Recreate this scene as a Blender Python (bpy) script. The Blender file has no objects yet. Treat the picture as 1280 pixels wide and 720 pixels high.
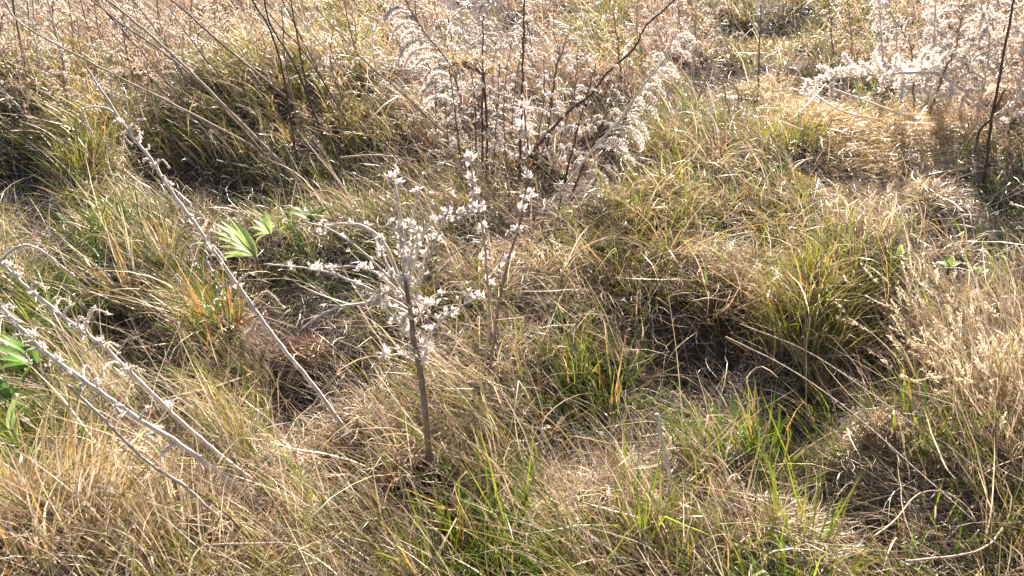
import bpy, math, random
import numpy as np
from mathutils import Vector
random.seed(7)
R = np.random.default_rng(11)
C = bpy.context.scene
col = C.collection

# ------------------------------------------------------------------ camera
CAM_H, PITCH, FPX = 1.38, math.radians(33.0), 930.0      # focal length in pixels of the 1280 wide photo
cam_d = bpy.data.cameras.new('camera'); cam = bpy.data.objects.new('camera', cam_d); col.objects.link(cam)
cam.location = (0, 0, CAM_H); cam.rotation_euler = (math.pi/2 - PITCH, 0, 0)
cam_d.sensor_width = 36; cam_d.lens = 36*FPX/1280; cam_d.clip_start = .02; cam_d.clip_end = 2000
C.camera = cam
sp, cp = math.sin(PITCH), math.cos(PITCH)
def ray(px, py):
    u, v = (px-640)/FPX, (360-py)/FPX
    return np.array([u, cp + v*sp, -sp + v*cp])          # right, forward, up mixed with pitch
def at_y(px, py, Y):
    d = ray(px, py); t = Y/d[1]
    return np.array([d[0]*t, Y, CAM_H + d[2]*t])
def at_z(px, py, z):
    d = ray(px, py); t = (z-CAM_H)/d[2]
    return np.array([d[0]*t, d[1]*t, z])
def project(x, y, z):
    z = z-CAM_H
    f = y*cp - z*sp; up = y*sp + z*cp
    f = np.maximum(f, .05)
    return 640 + FPX*x/f, 360 - FPX*up/f

# ------------------------------------------------------------------ what grows where (rows far to near, columns left to right)
MAP = ["PPPPPKPDPKPOOOPP",
       "KKOKKKPPPPOOYOYP",
       "DKDDOOTTTDKTKYYO",
       "OGOOGOOTTKKTKTTD",
       "GOODDDOOTTTTKKTT",
       "GODKDOTTOGDDKDTT",
       "GOTODTTTODDGDGOT",
       "TOTTTDTOGTOTDGOO",
       "TTOOTTOGGOTOGDOO"]
TY = 'GOTPKYD'
GRID = np.array([[TY.index(c) for c in r] for r in MAP])
RAISE = np.array([.0, .03, .05, .06, .12, .04, -.08])
HG = RAISE[GRID]
# hollows where the grass is thin and the soil lies open (centre and half size, photo pixels)
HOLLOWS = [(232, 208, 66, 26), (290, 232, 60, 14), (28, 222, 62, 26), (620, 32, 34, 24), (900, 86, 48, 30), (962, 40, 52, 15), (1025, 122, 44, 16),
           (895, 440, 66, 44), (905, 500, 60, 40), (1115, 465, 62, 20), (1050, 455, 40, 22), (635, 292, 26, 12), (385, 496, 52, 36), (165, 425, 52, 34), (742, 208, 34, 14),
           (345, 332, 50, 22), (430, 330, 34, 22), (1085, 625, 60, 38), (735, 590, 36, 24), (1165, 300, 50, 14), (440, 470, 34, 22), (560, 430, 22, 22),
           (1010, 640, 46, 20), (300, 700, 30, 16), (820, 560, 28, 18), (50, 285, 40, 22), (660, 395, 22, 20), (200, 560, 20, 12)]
HOL = np.array(HOLLOWS, float)
DIPS = [(340, 240, 230, 34, .11), (500, 235, 120, 28, .08), (960, 45, 60, 14, .12), (895, 90, 44, 20, .12), (1020, 122, 44, 12, .08), (60, 420, 120, 60, .05), (905, 470, 130, 60, .0), (30, 250, 130, 40, .03), (400, 490, 90, 60, .05), (650, 320, 90, 40, .05), (1110, 480, 90, 30, .06),
        (60, 130, 200, 34, -.07), (430, 120, 200, 30, -.06), (1095, 180, 140, 34, -.045), (1060, 400, 120, 26, -.03), (640, 640, 200, 50, -.02), (100, 690, 120, 60, -.03)]
def hollow(x, y, z, grow=1.0):
    px, py = project(x, y, z); d = np.full(np.shape(px), 9.0)
    for a, b, rx, ry in HOL: d = np.minimum(d, ((px-a)/(rx*grow))**2+((py-b)/(ry*grow))**2)
    return d
def cell(x, y, z=.10, jit=0.0):
    px, py = project(x, y, z)
    if jit:
        px = px + R.normal(0, jit, np.shape(px)); py = py + R.normal(0, jit*.7, np.shape(py))
    return px/80-.5, py/80-.5
def kind_at(x, y):
    u, v = cell(x, y, .14, 14)
    g = GRID[np.clip(np.rint(v), 0, 8).astype(int), np.clip(np.rint(u), 0, 15).astype(int)]
    px, py = project(x, y, .06)
    g = np.where((((px-1095)/105)**2+((py-188)/32)**2 < R.uniform(.6, 1.2, np.shape(px))), 5, g)
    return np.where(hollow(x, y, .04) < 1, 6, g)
def terrain(x, y):
    x = np.asarray(x, float); y = np.asarray(y, float)
    u, v = cell(x, np.maximum(y, .3), .0)
    u = np.clip(u, 0, 14.999); v = np.clip(v, 0, 7.999)
    i, j = u.astype(int), v.astype(int); a, b = u-i, v-j
    a = a*a*(3-2*a); b = b*b*(3-2*b)
    h = (HG[j, i]*(1-a)+HG[j, i+1]*a)*(1-b) + (HG[j+1, i]*(1-a)+HG[j+1, i+1]*a)*b
    px, py = project(x, np.maximum(y, .3), .0)
    for a, b, rx, ry, dz in DIPS: h = h - dz*np.exp(-((px-a)/rx)**2-((py-b)/ry)**2)
    h = h - .075*np.exp(-np.minimum(hollow(x, y, .0), 9)**1.5*.7) + .022*np.sin(3.1*x+1.3*y)*np.cos(2.3*y-1.1*x+1) + .012*np.sin(7.3*x-2*y)*np.sin(6.1*y+3*x)
    return h * np.clip(1.3-np.hypot(x, y-3)/14, 0, 1)

# ------------------------------------------------------------------ materials
def mat_new(name):
    m = bpy.data.materials.new(name); m.use_nodes = True
    nt = m.node_tree; nt.nodes.clear(); return m, nt, nt.nodes, nt.links
def leaf_mat(name, rough=.55, trans=.35, attr=True, color=(.5, .4, .3), spec=.3, var=.25, scale=60):
    m, nt, N, L = mat_new(name)
    out = N.new('ShaderNodeOutputMaterial'); mix = N.new('ShaderNodeMixShader'); mix.inputs[0].default_value = trans
    pb = N.new('ShaderNodeBsdfPrincipled'); tr = N.new('ShaderNodeBsdfTranslucent')
    pb.inputs['Roughness'].default_value = rough; pb.inputs['Specular IOR Level'].default_value = spec
    nz = N.new('ShaderNodeTexNoise'); nz.inputs['Scale'].default_value = scale; nz.inputs['Detail'].default_value = 3
    tc = N.new('ShaderNodeTexCoord'); L.new(tc.outputs['Object'], nz.inputs['Vector'])
    mr = N.new('ShaderNodeMapRange'); mr.inputs['To Min'].default_value = 1-var; mr.inputs['To Max'].default_value = 1+var
    mr.inputs['From Min'].default_value = .25; mr.inputs['From Max'].default_value = .75
    L.new(nz.outputs['Fac'], mr.inputs['Value'])
    vm = N.new('ShaderNodeVectorMath'); vm.operation = 'SCALE'; L.new(mr.outputs['Result'], vm.inputs['Scale'])
    if attr:
        at = N.new('ShaderNodeAttribute'); at.attribute_name = 'tint'; L.new(at.outputs['Color'], vm.inputs[0])
    else:
        vm.inputs[0].default_value = color
    L.new(vm.outputs[0], pb.inputs['Base Color']); L.new(vm.outputs[0], tr.inputs['Color'])
    L.new(pb.outputs[0], mix.inputs[1]); L.new(tr.outputs[0], mix.inputs[2]); L.new(mix.outputs[0], out.inputs['Surface'])
    return m
M_GRASS = leaf_mat('grass_blade', .38, .33, True, spec=.5, var=.22, scale=45)
M_LEAF = leaf_mat('fresh_leaf', .42, .40, True, spec=.45, var=.15, scale=90)
M_FLUFF = leaf_mat('seed_fluff', .8, .5, True, spec=.1, var=.12, scale=80)
def bark(name, a, b, scale=70):
    m, nt, N, L = mat_new(name)
    out = N.new('ShaderNodeOutputMaterial'); pb = N.new('ShaderNodeBsdfPrincipled'); pb.inputs['Roughness'].default_value = .75
    pb.inputs['Specular IOR Level'].default_value = .25
    tc = N.new('ShaderNodeTexCoord'); mp = N.new('ShaderNodeMapping'); mp.inputs['Scale'].default_value = (1, 1, .22)
    nz = N.new('ShaderNodeTexNoise'); nz.inputs['Scale'].default_value = scale*2; nz.inputs['Detail'].default_value = 6
    L.new(tc.outputs['Object'], mp.inputs[0]); L.new(mp.outputs[0], nz.inputs['Vector'])
    cr = N.new('ShaderNodeValToRGB'); cr.color_ramp.elements[0].position = .36; cr.color_ramp.elements[1].position = .64
    cr.color_ramp.elements[0].color = (*b, 1); cr.color_ramp.elements[1].color = (*a, 1)
    L.new(nz.outputs['Fac'], cr.inputs[0]); L.new(cr.outputs[0], pb.inputs['Base Color'])
    bp = N.new('ShaderNodeBump'); bp.inputs['Strength'].default_value = .5; bp.inputs['Distance'].default_value = .002
    L.new(nz.outputs['Fac'], bp.inputs['Height']); L.new(bp.outputs[0], pb.inputs['Normal'])
    L.new(pb.outputs[0], out.inputs['Surface']); return m
M_GREY = bark('weathered_stem', (.74, .66, .59), (.46, .39, .33))
M_TAN = bark('straw_stem', (.56, .46, .35), (.34, .25, .18))
M_DARK = bark('dark_stem', (.17, .11, .085), (.06, .04, .035))
M_BROWN = bark('brown_stem', (.34, .25, .19), (.17, .12, .09))
def ground_mat():
    m, nt, N, L = mat_new('thatch_soil')
    out = N.new('ShaderNodeOutputMaterial'); pb = N.new('ShaderNodeBsdfPrincipled'); pb.inputs['Roughness'].default_value = .95
    tc = N.new('ShaderNodeTexCoord')
    n1 = N.new('ShaderNodeTexNoise'); n1.inputs['Scale'].default_value = 3.5; n1.inputs['Detail'].default_value = 8
    n2 = N.new('ShaderNodeTexNoise'); n2.inputs['Scale'].default_value = 90; n2.inputs['Detail'].default_value = 6
    for n in (n1, n2): L.new(tc.outputs['Object'], n.inputs['Vector'])
    r1 = N.new('ShaderNodeValToRGB'); r1.color_ramp.elements[0].color = (.045, .03, .026, 1); r1.color_ramp.elements[1].color = (.12, .083, .068, 1)
    r1.color_ramp.elements[0].position = .35; r1.color_ramp.elements[1].position = .65
    r2 = N.new('ShaderNodeValToRGB'); r2.color_ramp.elements[0].color = (.45, .42, .40, 1); r2.color_ramp.elements[1].color = (1.3, 1.2, 1.1, 1)
    r2.color_ramp.elements[0].position = .4; r2.color_ramp.elements[1].position = .62
    L.new(n1.outputs['Fac'], r1.inputs[0]); L.new(n2.outputs['Fac'], r2.inputs[0])
    mx = N.new('ShaderNodeMix'); mx.data_type = 'RGBA'; mx.blend_type = 'MULTIPLY'; mx.inputs[0].default_value = 1
    L.new(r1.outputs[0], mx.inputs[6]); L.new(r2.outputs[0], mx.inputs[7]); L.new(mx.outputs[2], pb.inputs['Base Color'])
    bp = N.new('ShaderNodeBump'); bp.inputs['Distance'].default_value = .01; L.new(n2.outputs['Fac'], bp.inputs['Height']); L.new(bp.outputs[0], pb.inputs['Normal'])
    L.new(pb.outputs[0], out.inputs['Surface']); return m
M_SOIL = ground_mat()

# ------------------------------------------------------------------ mesh helpers
def tag(o, label=None, cat=None, group=None, kind=None):
    for k, v in (('label', label), ('category', cat), ('group', group), ('kind', kind)):
        if v: o[k] = v
    return o
def link(name, me, mat, parent=None):
    me.materials.append(mat); o = bpy.data.objects.new(name, me); col.objects.link(o)
    if parent is not None: o.parent = parent
    return o
def empty(name, loc):
    o = bpy.data.objects.new(name, None); col.objects.link(o); o.location = [float(v) for v in loc]; o.empty_display_size = .05
    return o
def mesh_np(name, V, F, colors=None, smooth=False):
    """F: list of integer arrays (k,3) or (k,4)."""
    me = bpy.data.meshes.new(name)
    me.vertices.add(len(V)); me.vertices.foreach_set('co', np.ascontiguousarray(V, np.float32).ravel())
    F = [np.asarray(f, np.int32) for f in F if len(f)]
    nl = sum(f.size for f in F); npol = sum(len(f) for f in F)
    me.loops.add(nl); me.loops.foreach_set('vertex_index', np.concatenate([f.ravel() for f in F]))
    me.polygons.add(npol)
    tot = np.concatenate([np.full(len(f), f.shape[1], np.int32) for f in F])
    me.polygons.foreach_set('loop_start', np.concatenate([[0], np.cumsum(tot)[:-1]]).astype(np.int32))
    me.polygons.foreach_set('loop_total', tot)
    if smooth: me.polygons.foreach_set('use_smooth', np.ones(npol, bool))
    if colors is not None:
        a = me.color_attributes.new('tint', 'FLOAT_COLOR', 'POINT')
        c = np.ones((len(V), 4), np.float32); c[:, :3] = colors; a.data.foreach_set('color', c.ravel())
    me.update(calc_edges=True); return me

def blades(P, L, W, az, th0, th1, curl, twist, S, base_w=.7, clamp=True, pw=1.3, kink=.22):
    """Ribbons that taper to a point. All arguments are arrays of n. Returns V (n*(2S+1),3), quads, tris."""
    n = len(L); t = (np.arange(S)+.5)/S
    th = th0[:, None] + (th1-th0)[:, None]*t[None]**pw
    a = az[:, None] + curl[:, None]*t[None]
    th = th+np.cumsum(R.normal(0, .07, th.shape), 1); a = a+np.cumsum(R.normal(0, .10, a.shape), 1)
    snap = (R.random(n) < kink)[:, None]*(t[None] > R.uniform(.25, .8, n)[:, None])          # dead blades are creased and broken over
    th = th+snap*R.uniform(.5, 1.5, n)[:, None]; a = a+snap*R.normal(0, .8, n)[:, None]
    d = np.stack([np.sin(th)*np.cos(a), np.sin(th)*np.sin(a), np.cos(th)], -1)*(L/S)[:, None, None]
    pts = np.concatenate([P[:, None], P[:, None]+np.cumsum(d, 1)], 1)
    if clamp:
        g = terrain(pts[..., 0], pts[..., 1]) + R.uniform(.004, .035, (n, 1))
        pts[..., 2] = np.maximum(pts[..., 2], g)
    tt = np.arange(S+1)/S
    w = W[:, None]*.5*np.minimum(1, base_w + tt*1.5)[None]*(1-tt[None]**2.2)
    tw = az[:, None]+math.pi/2 + twist[:, None]*(.35+tt[None])
    side = np.stack([np.cos(tw), np.sin(tw), .55*np.sin(twist*3)[:, None]*np.ones_like(tt)[None]], -1)
    side /= np.linalg.norm(side, axis=-1, keepdims=True)
    Lf = pts[:, :S] - side[:, :S]*w[:, :S, None]; Rt = pts[:, :S] + side[:, :S]*w[:, :S, None]
    V = np.empty((n, 2*S+1, 3)); V[:, 0:2*S:2] = Lf; V[:, 1:2*S:2] = Rt; V[:, 2*S] = pts[:, S]
    o = (np.arange(n)*(2*S+1))[:, None]
    Q = []
    for k in range(S-1): Q.append(np.concatenate([o+2*k, o+2*k+1, o+2*k+3, o+2*k+2], 1))
    T = np.concatenate([o+2*S-2, o+2*S-1, o+2*S], 1)
    return V.reshape(-1, 3), (np.concatenate(Q) if Q else np.zeros((0, 4), int)), T

PAL = dict(straw=(.66, .50, .30), pale=(.92, .79, .59), pink=(.60, .43, .34), olive=(.40, .36, .08), green=(.14, .26, .03), lime=(.38, .47, .04),
           gold=(.84, .56, .19), grey=(.40, .33, .29), brown=(.22, .135, .10), orange=(.58, .27, .08))
PN = list(PAL); PC = np.array([PAL[k] for k in PN])*np.array([.74, .73, .72])
def pal(**w):
    a = np.array([w.get(k, 0.) for k in PN]); return a/a.sum()
KP = np.array([pal(green=.50, lime=.10, olive=.14, straw=.14, pale=.12),                       # G
               pal(olive=.27, straw=.22, green=.16, pink=.12, pale=.11, grey=.08, brown=.04),            # O
               pal(straw=.28, pale=.28, pink=.14, olive=.08, brown=.09, grey=.04, orange=.02, lime=.05, green=.02),  # T
               pal(pink=.45, straw=.27, pale=.18, brown=.1),                                 # P
               pal(olive=.34, gold=.09, straw=.30, lime=.12, pale=.15),                      # K
               pal(gold=.65, pale=.35),                               # Y
               pal(grey=.36, brown=.50, straw=.04, pink=.05, green=.05)])                    # D: dead grey-brown thatch, its colour also darkened to deepen the hollows' shade
CUM = np.cumsum(KP, 1)
#              G    O    T    P    K    Y    D
HGT = np.array([.12, .15, .15, .17, .16, .07, .075])
TH1 = np.radians([72, 92, 92, 80, 92, 100, 105])
DEN = np.array([1.0, 1.0, .9, .8, 1.15, 1.2, .42])
def tint(kinds, n, jit=.16):
    c = PC[np.minimum((R.random(n)[:, None] > CUM[kinds]).sum(1), len(PN)-1)]
    return c*np.exp(R.normal(0, jit, (n, 1)))*np.exp(R.normal(0, .05, (n, 3)))
def lean_az(x, y):
    """the wind has combed the tips mostly to the left; near the lower left corner they fall to the right"""
    px, py = project(x, y, .1)
    a = math.pi*1.0 + .55*np.sin(1.7*x+.6*y) + .5*np.sin(2.9*y-1.3*x+2)
    k = np.clip((420-px)/200, 0, 1)*np.clip((py-470)/120, 0, 1)
    return a - k*math.pi*.85*(R.random(np.shape(x)) < .6)
def scatter(n, rho_pow, y0=.35, y1=12.0, margin=1.0):
    ys = np.linspace(y0, y1, 600); w = (np.maximum(ys, 1.3)**-rho_pow)*(1.5*ys+2*margin); c = np.cumsum(w); c /= c[-1]
    y = np.interp(R.random(n), c, ys); x = R.uniform(-1, 1, n)*(.75*y+margin); return x, y
CL = [(538, 575, 9, 30), (538, 530, 9, 20), (320, 625, 16, 14), (285, 598, 16, 14), (245, 570, 16, 14), (205, 545, 16, 14), (175, 522, 16, 14), (300, 595, 14, 12), (262, 560, 14, 12),
      (225, 525, 14, 12), (195, 495, 14, 12), (420, 522, 12, 14), (400, 495, 12, 14), (375, 462, 12, 14), (345, 425, 12, 14), (310, 375, 12, 14), (280, 330, 12, 14), (296, 300, 34, 26),
      (328, 280, 18, 20), (387, 264, 40, 14), (20, 440, 40, 30), (25, 520, 14, 34), (1232, 185, 14, 22), (960, 445, 30, 12), (1010, 472, 30, 12), (1050, 505, 20, 16), (1100, 555, 26, 18),
      (1150, 595, 26, 18), (1195, 635, 24, 18), (1190, 690, 70, 10), (1186, 330, 22, 14), (835, 580, 12, 50), (612, 430, 10, 30), (768, 470, 26, 30), (700, 235, 16, 16), (720, 215, 16, 14),
      (375, 390, 42, 24), (1040, 582, 40, 24), (1105, 518, 30, 16), (1095, 195, 110, 32), (538, 590, 14, 26), (270, 660, 30, 14), (230, 612, 20, 14), (265, 110, 14, 10), (300, 150, 16, 12), (355, 128, 10, 16), (390, 125, 12, 16), (1100, 100, 90, 18)]
CLR = np.array(CL, float); CLY = np.array([at_z(a, b, .04)[1]-.03 for a, b, *_ in CL])
def screens(x, y, z):
    px, py = project(x, y, z); m = np.zeros(np.shape(px), bool)
    for (a, b, rx, ry), yy in zip(CLR, CLY): m |= (((px-a)/rx)**2+((py-b)/ry)**2 < 1) & (y < yy)
    return m
def thin(V, S, keep_in=.30):
    """which blades to keep: most of those that would lie across a hollow are left out"""
    v = V.reshape(-1, 2*S+1, 3); n = len(v); bad = np.zeros(n, bool)
    for i in (S//2*2, 2*S): bad |= hollow(v[:, i, 0], v[:, i, 1], v[:, i, 2]) < R.uniform(.5, 1.3, n)
    hid = np.zeros(n, bool)
    for i in range(2, 2*S+1, 2): hid |= screens(v[:, i, 0], v[:, i, 1], v[:, i, 2])
    return (~bad | (R.random(n) < keep_in)) & (~hid | (R.random(n) < .12))
def cut(v, q, t, c, S, keep_in=.30):
    k = thin(v, S, keep_in); nv = 2*S+1
    v = v.reshape(-1, nv, 3)[k].reshape(-1, 3); c = c[k]; n = k.sum(); o = (np.arange(n)*nv)[:, None]
    q = np.concatenate([np.concatenate([o+2*j, o+2*j+1, o+2*j+3, o+2*j+2], 1) for j in range(S-1)]); t = np.concatenate([o+2*S-2, o+2*S-1, o+2*S], 1)
    return v, q, t, np.repeat(c, nv, axis=0)
def px_w(y):      # ribbons a touch wider with distance (fewer of them stand there)
    return np.clip(.75+.22*y, 1, 2.3)

# ------------------------------------------------------------------ ground
def axis(lo, hi, step, far):
    a = np.arange(lo, hi+1e-6, step); out = [far**1*0]
    g = []; s = step; v = hi
    while v < far: s *= 1.35; v += s; g.append(v)
    h = []; s = step; v = lo
    while v > -far: s *= 1.35; v -= s; h.append(v)
    return np.array(h[::-1]+list(a)+g)
gx, gy = axis(-6, 6, .05, 400), axis(-1.5, 12, .05, 400)
X, Y = np.meshgrid(gx, gy); Z = terrain(X, Y)
nx = len(gx); idx = np.arange(X.size).reshape(X.shape)
Fq = np.stack([idx[:-1, :-1], idx[:-1, 1:], idx[1:, 1:], idx[1:, :-1]], -1).reshape(-1, 4)
tag(link('ground', mesh_np('ground', np.stack([X, Y, Z], -1).reshape(-1, 3), [Fq], smooth=True), M_SOIL), kind='structure')

# ------------------------------------------------------------------ grass that nobody could count
def grass_object(name, parts, label):
    V = []; Q = []; T = []; Cc = []; o = 0
    for v, q, t, c in parts:
        V.append(v); Q.append(q+o); T.append(t+o); Cc.append(c); o += len(v)
    me = mesh_np(name, np.concatenate(V), [np.concatenate(Q), np.concatenate(T)], np.concatenate(Cc))
    return tag(link(name, me, M_GRASS), label, 'grass', kind='stuff')
def rep(c, S): return np.repeat(c, 2*S+1, axis=0)

def tufts(nt, per, S, rad=.05):
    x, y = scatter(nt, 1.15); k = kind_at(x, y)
    keep = R.random(nt) < DEN[k]/1.2
    x, y, k = x[keep], y[keep], k[keep]
    cnt = (per*R.uniform(.5, 1.6, len(x))).astype(int); n = cnt.sum()
    I = np.repeat(np.arange(len(x)), cnt)
    r = rad*np.sqrt(R.random(n))*R.uniform(.7, 1.6, len(x))[I]; ph = R.uniform(0, 2*math.pi, n)
    bx, by = x[I]+r*np.cos(ph), y[I]+r*np.sin(ph)
    K = k[I]; size = R.lognormal(0, .22, len(x))[I]
    L = HGT[K]*size*R.lognormal(.12, .28, n)
    la = (lean_az(x, y)+R.normal(0, .45, len(x)))[I]
    # direction: mix of the tuft's lean and spreading outwards
    vx = .9*np.cos(la)+.7*np.cos(ph)+R.normal(0, .55, n); vy = .9*np.sin(la)+.7*np.sin(ph)+R.normal(0, .55, n)
    az = np.arctan2(vy, vx)
    th0 = np.abs(R.normal(.35, .28, n)) + .25*(K == 5) + .45*(K == 6)
    th1 = TH1[K]*R.uniform(.55, 1.25, n)
    nr = np.clip((2.3-by)/.9, 0, 1); L = L*(1+.08*nr); th1 = th1*(1-.30*nr); wv = 1-.6*nr
    az = az*0+np.arctan2(np.sin(az)*(1-.4*nr), np.cos(az)-.35*nr*np.sign(.2-(np.cos(la) > 0)))
    W = R.uniform(.0018, .0042, n)*px_w(by)*np.where(K == 0, 1.35, 1)
    P = np.stack([bx, by, terrain(bx, by)-.01], -1)
    c = tint(K, n); c *= np.exp(R.normal(0, .12, (len(x), 1)))[I]
    v, q, t = blades(P, L, W, az, th0, th1, R.normal(0, .8, n)*wv, R.normal(0, .9, n), S)
    return cut(v, q, t, c, S, .26)
grass_object('meadow_grass', [tufts(4300, 52, 6, .055), tufts(1500, 30, 6, .12)], 'mixed straw, olive and green grass covering the whole meadow floor')

def thatch(n, S):
    x, y = scatter(n, 1.0); K = kind_at(x, y)
    P = np.stack([x, y, terrain(x, y)+R.uniform(0, .05, n)], -1)
    L = R.lognormal(math.log(.11), .4, n); az = R.uniform(0, 2*math.pi, n)
    th0 = R.uniform(.9, 1.6, n); th1 = R.uniform(1.3, 2.0, n)
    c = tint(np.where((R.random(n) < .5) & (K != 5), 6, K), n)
    v, q, t = blades(P, L, R.uniform(.0015, .003, n)*np.where(K == 6, 1, px_w(y)), az, th0, th1, R.normal(0, 1.5, n), R.normal(0, 1.0, n), S)
    return v, q, t, rep(c, S)
def strands(n, S):
    """thin bleached strands that arch over the open hollows"""
    i = R.integers(0, len(HOL), n); a = HOL[i]
    px = a[:, 0]+a[:, 2]*R.normal(0, .6, n); py = a[:, 1]+a[:, 3]*R.normal(0, .6, n)
    P = np.array([at_z(u, w, 0.) for u, w in zip(px, py)]); P = P[(P[:, 1] > 0) & (P[:, 1] < 9)]; n = len(P); y = P[:, 1]
    P[:, 2] = terrain(P[:, 0], y)
    c = PC[R.choice(len(PN), n, p=pal(pale=.35, grey=.40, pink=.15, brown=.10))]*np.exp(R.normal(0, .2, (n, 1)))
    v, q, t = blades(P, R.uniform(.10, .30, n), R.uniform(.0013, .0028, n)*np.clip(.8+.12*y, 1, 1.6), R.uniform(0, 6.283, n), R.uniform(.3, 1.2, n), R.uniform(1.2, 2.2, n), R.normal(0, 1.3, n), R.normal(0, .8, n), S)
    return v, q, t, rep(c, S)
def mat(patches, S=4):
    """trodden-down straw lying flat"""
    out = []
    for a, b, rx, ry, n, w in patches:
        u = R.uniform(0, 6.283, n); k = np.sqrt(R.random(n))*R.uniform(.75, 1.25, n); P = np.array([at_z(a+rx*e*math.cos(f), b+ry*e*math.sin(f), .0) for e, f in zip(k, u)])
        P[:, 2] = terrain(P[:, 0], P[:, 1])+R.uniform(.01, .06, n)*np.clip(1.15-k, .1, 1)
        c = PC[R.choice(len(PN), n, p=w)]*np.exp(R.normal(0, .18, (n, 1)))
        v, q, t = blades(P, R.uniform(.05, .14, n), R.uniform(.002, .004, n)*np.clip(.8+.15*P[:, 1], 1, 1.8), R.uniform(0, 6.283, n), R.uniform(.8, 1.5, n), R.uniform(1.2, 1.9, n), R.normal(0, 1.4, n), R.normal(0, .8, n), S)
        out.append((v, q, t, rep(c, S)))
    return out
g_ = pal(gold=.6, pale=.4); s_ = pal(straw=.4, pale=.4, pink=.2)
grass_object('grass_thatch', [thatch(95000, 4), strands(8000, 7)]+mat([(1095, 186, 100, 30, 6000, g_), (1100, 190, 150, 44, 6500, pal(gold=.35, pale=.5, straw=.15)), (970, 120, 60, 16, 1500, g_), (1180, 275, 80, 22, 3500, s_), (960, 62, 60, 14, 1800, pal(olive=.5, gold=.5)),
    (860, 350, 90, 26, 3500, s_), (1040, 585, 60, 26, 1800, s_), (960, 690, 90, 30, 2200, s_), (180, 640, 130, 50, 3500, s_), (460, 560, 110, 50, 2800, s_), (700, 640, 110, 50, 2500, s_)]), 'matted dead grass lying low between the tufts')

def stalks(n, S, lo=.25, hi=.55):
    x, y = scatter(n, .9); K = kind_at(x, y)
    keep = (R.random(n) < np.where(K == 6, .45, 1)); x, y, K = x[keep], y[keep], K[keep]; n = len(x)
    P = np.stack([x, y, terrain(x, y)], -1); L = R.uniform(lo, hi, n)
    nr = np.clip((2.3-y)/.9, 0, 1); az = lean_az(x, y)+R.normal(0, 1.0, n)*(1-.45*nr)
    th0 = R.uniform(.3, 1.2, n)*(1-.3*nr); th1 = th0+R.uniform(.2, 1.1, n)*(1-.5*nr); L = L*(1+.1*nr)
    w = pal(pale=.7, straw=.2, pink=.1); c = PC[R.choice(len(PN), n, p=w)]*np.exp(R.normal(.05, .1, (n, 1)))
    v, q, t = blades(P, L, R.uniform(.0024, .0052, n)*px_w(y), az, th0, th1, R.normal(0, .9, n)*(1-.75*nr), R.normal(0, .6, n), S)
    return cut(v, q, t, c, S, .45)
grass_object('straw_stalks', [stalks(7500, 7, .18, .42), stalks(5000, 7, .10, .25)], 'long pale straws leaning and criss-crossing above the grass')
def fresh(n, S):
    x, y = scatter(n*3, 1.1); K = kind_at(x, y)
    p = np.array([1.0, .5, .36, .05, .5, .05, .4])[K]; keep = R.random(n*3) < p*(.5+.5*np.sin(5.1*x+2)*np.sin(4.3*y+1)) ; x, y = x[keep], y[keep]; n = len(x)
    P = np.stack([x, y, terrain(x, y)-.01], -1); L = R.uniform(.08, .20, n); az = lean_az(x, y)+R.normal(0, 1.2, n)
    c = PC[R.choice(len(PN), n, p=pal(green=.5, lime=.4, olive=.1))]*np.exp(R.normal(0, .2, (n, 1)))
    v, q, t = blades(P, L, R.uniform(.003, .0055, n)*px_w(y), az, R.uniform(0, .5, n), R.uniform(.3, 1.4, n), R.normal(0, .4, n), R.normal(0, .6, n), S)
    return cut(v, q, t, c, S, .35)
grass_object('green_grass', [fresh(15000, 5)], 'fresh green grass blades coming up through the dry meadow')

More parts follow.
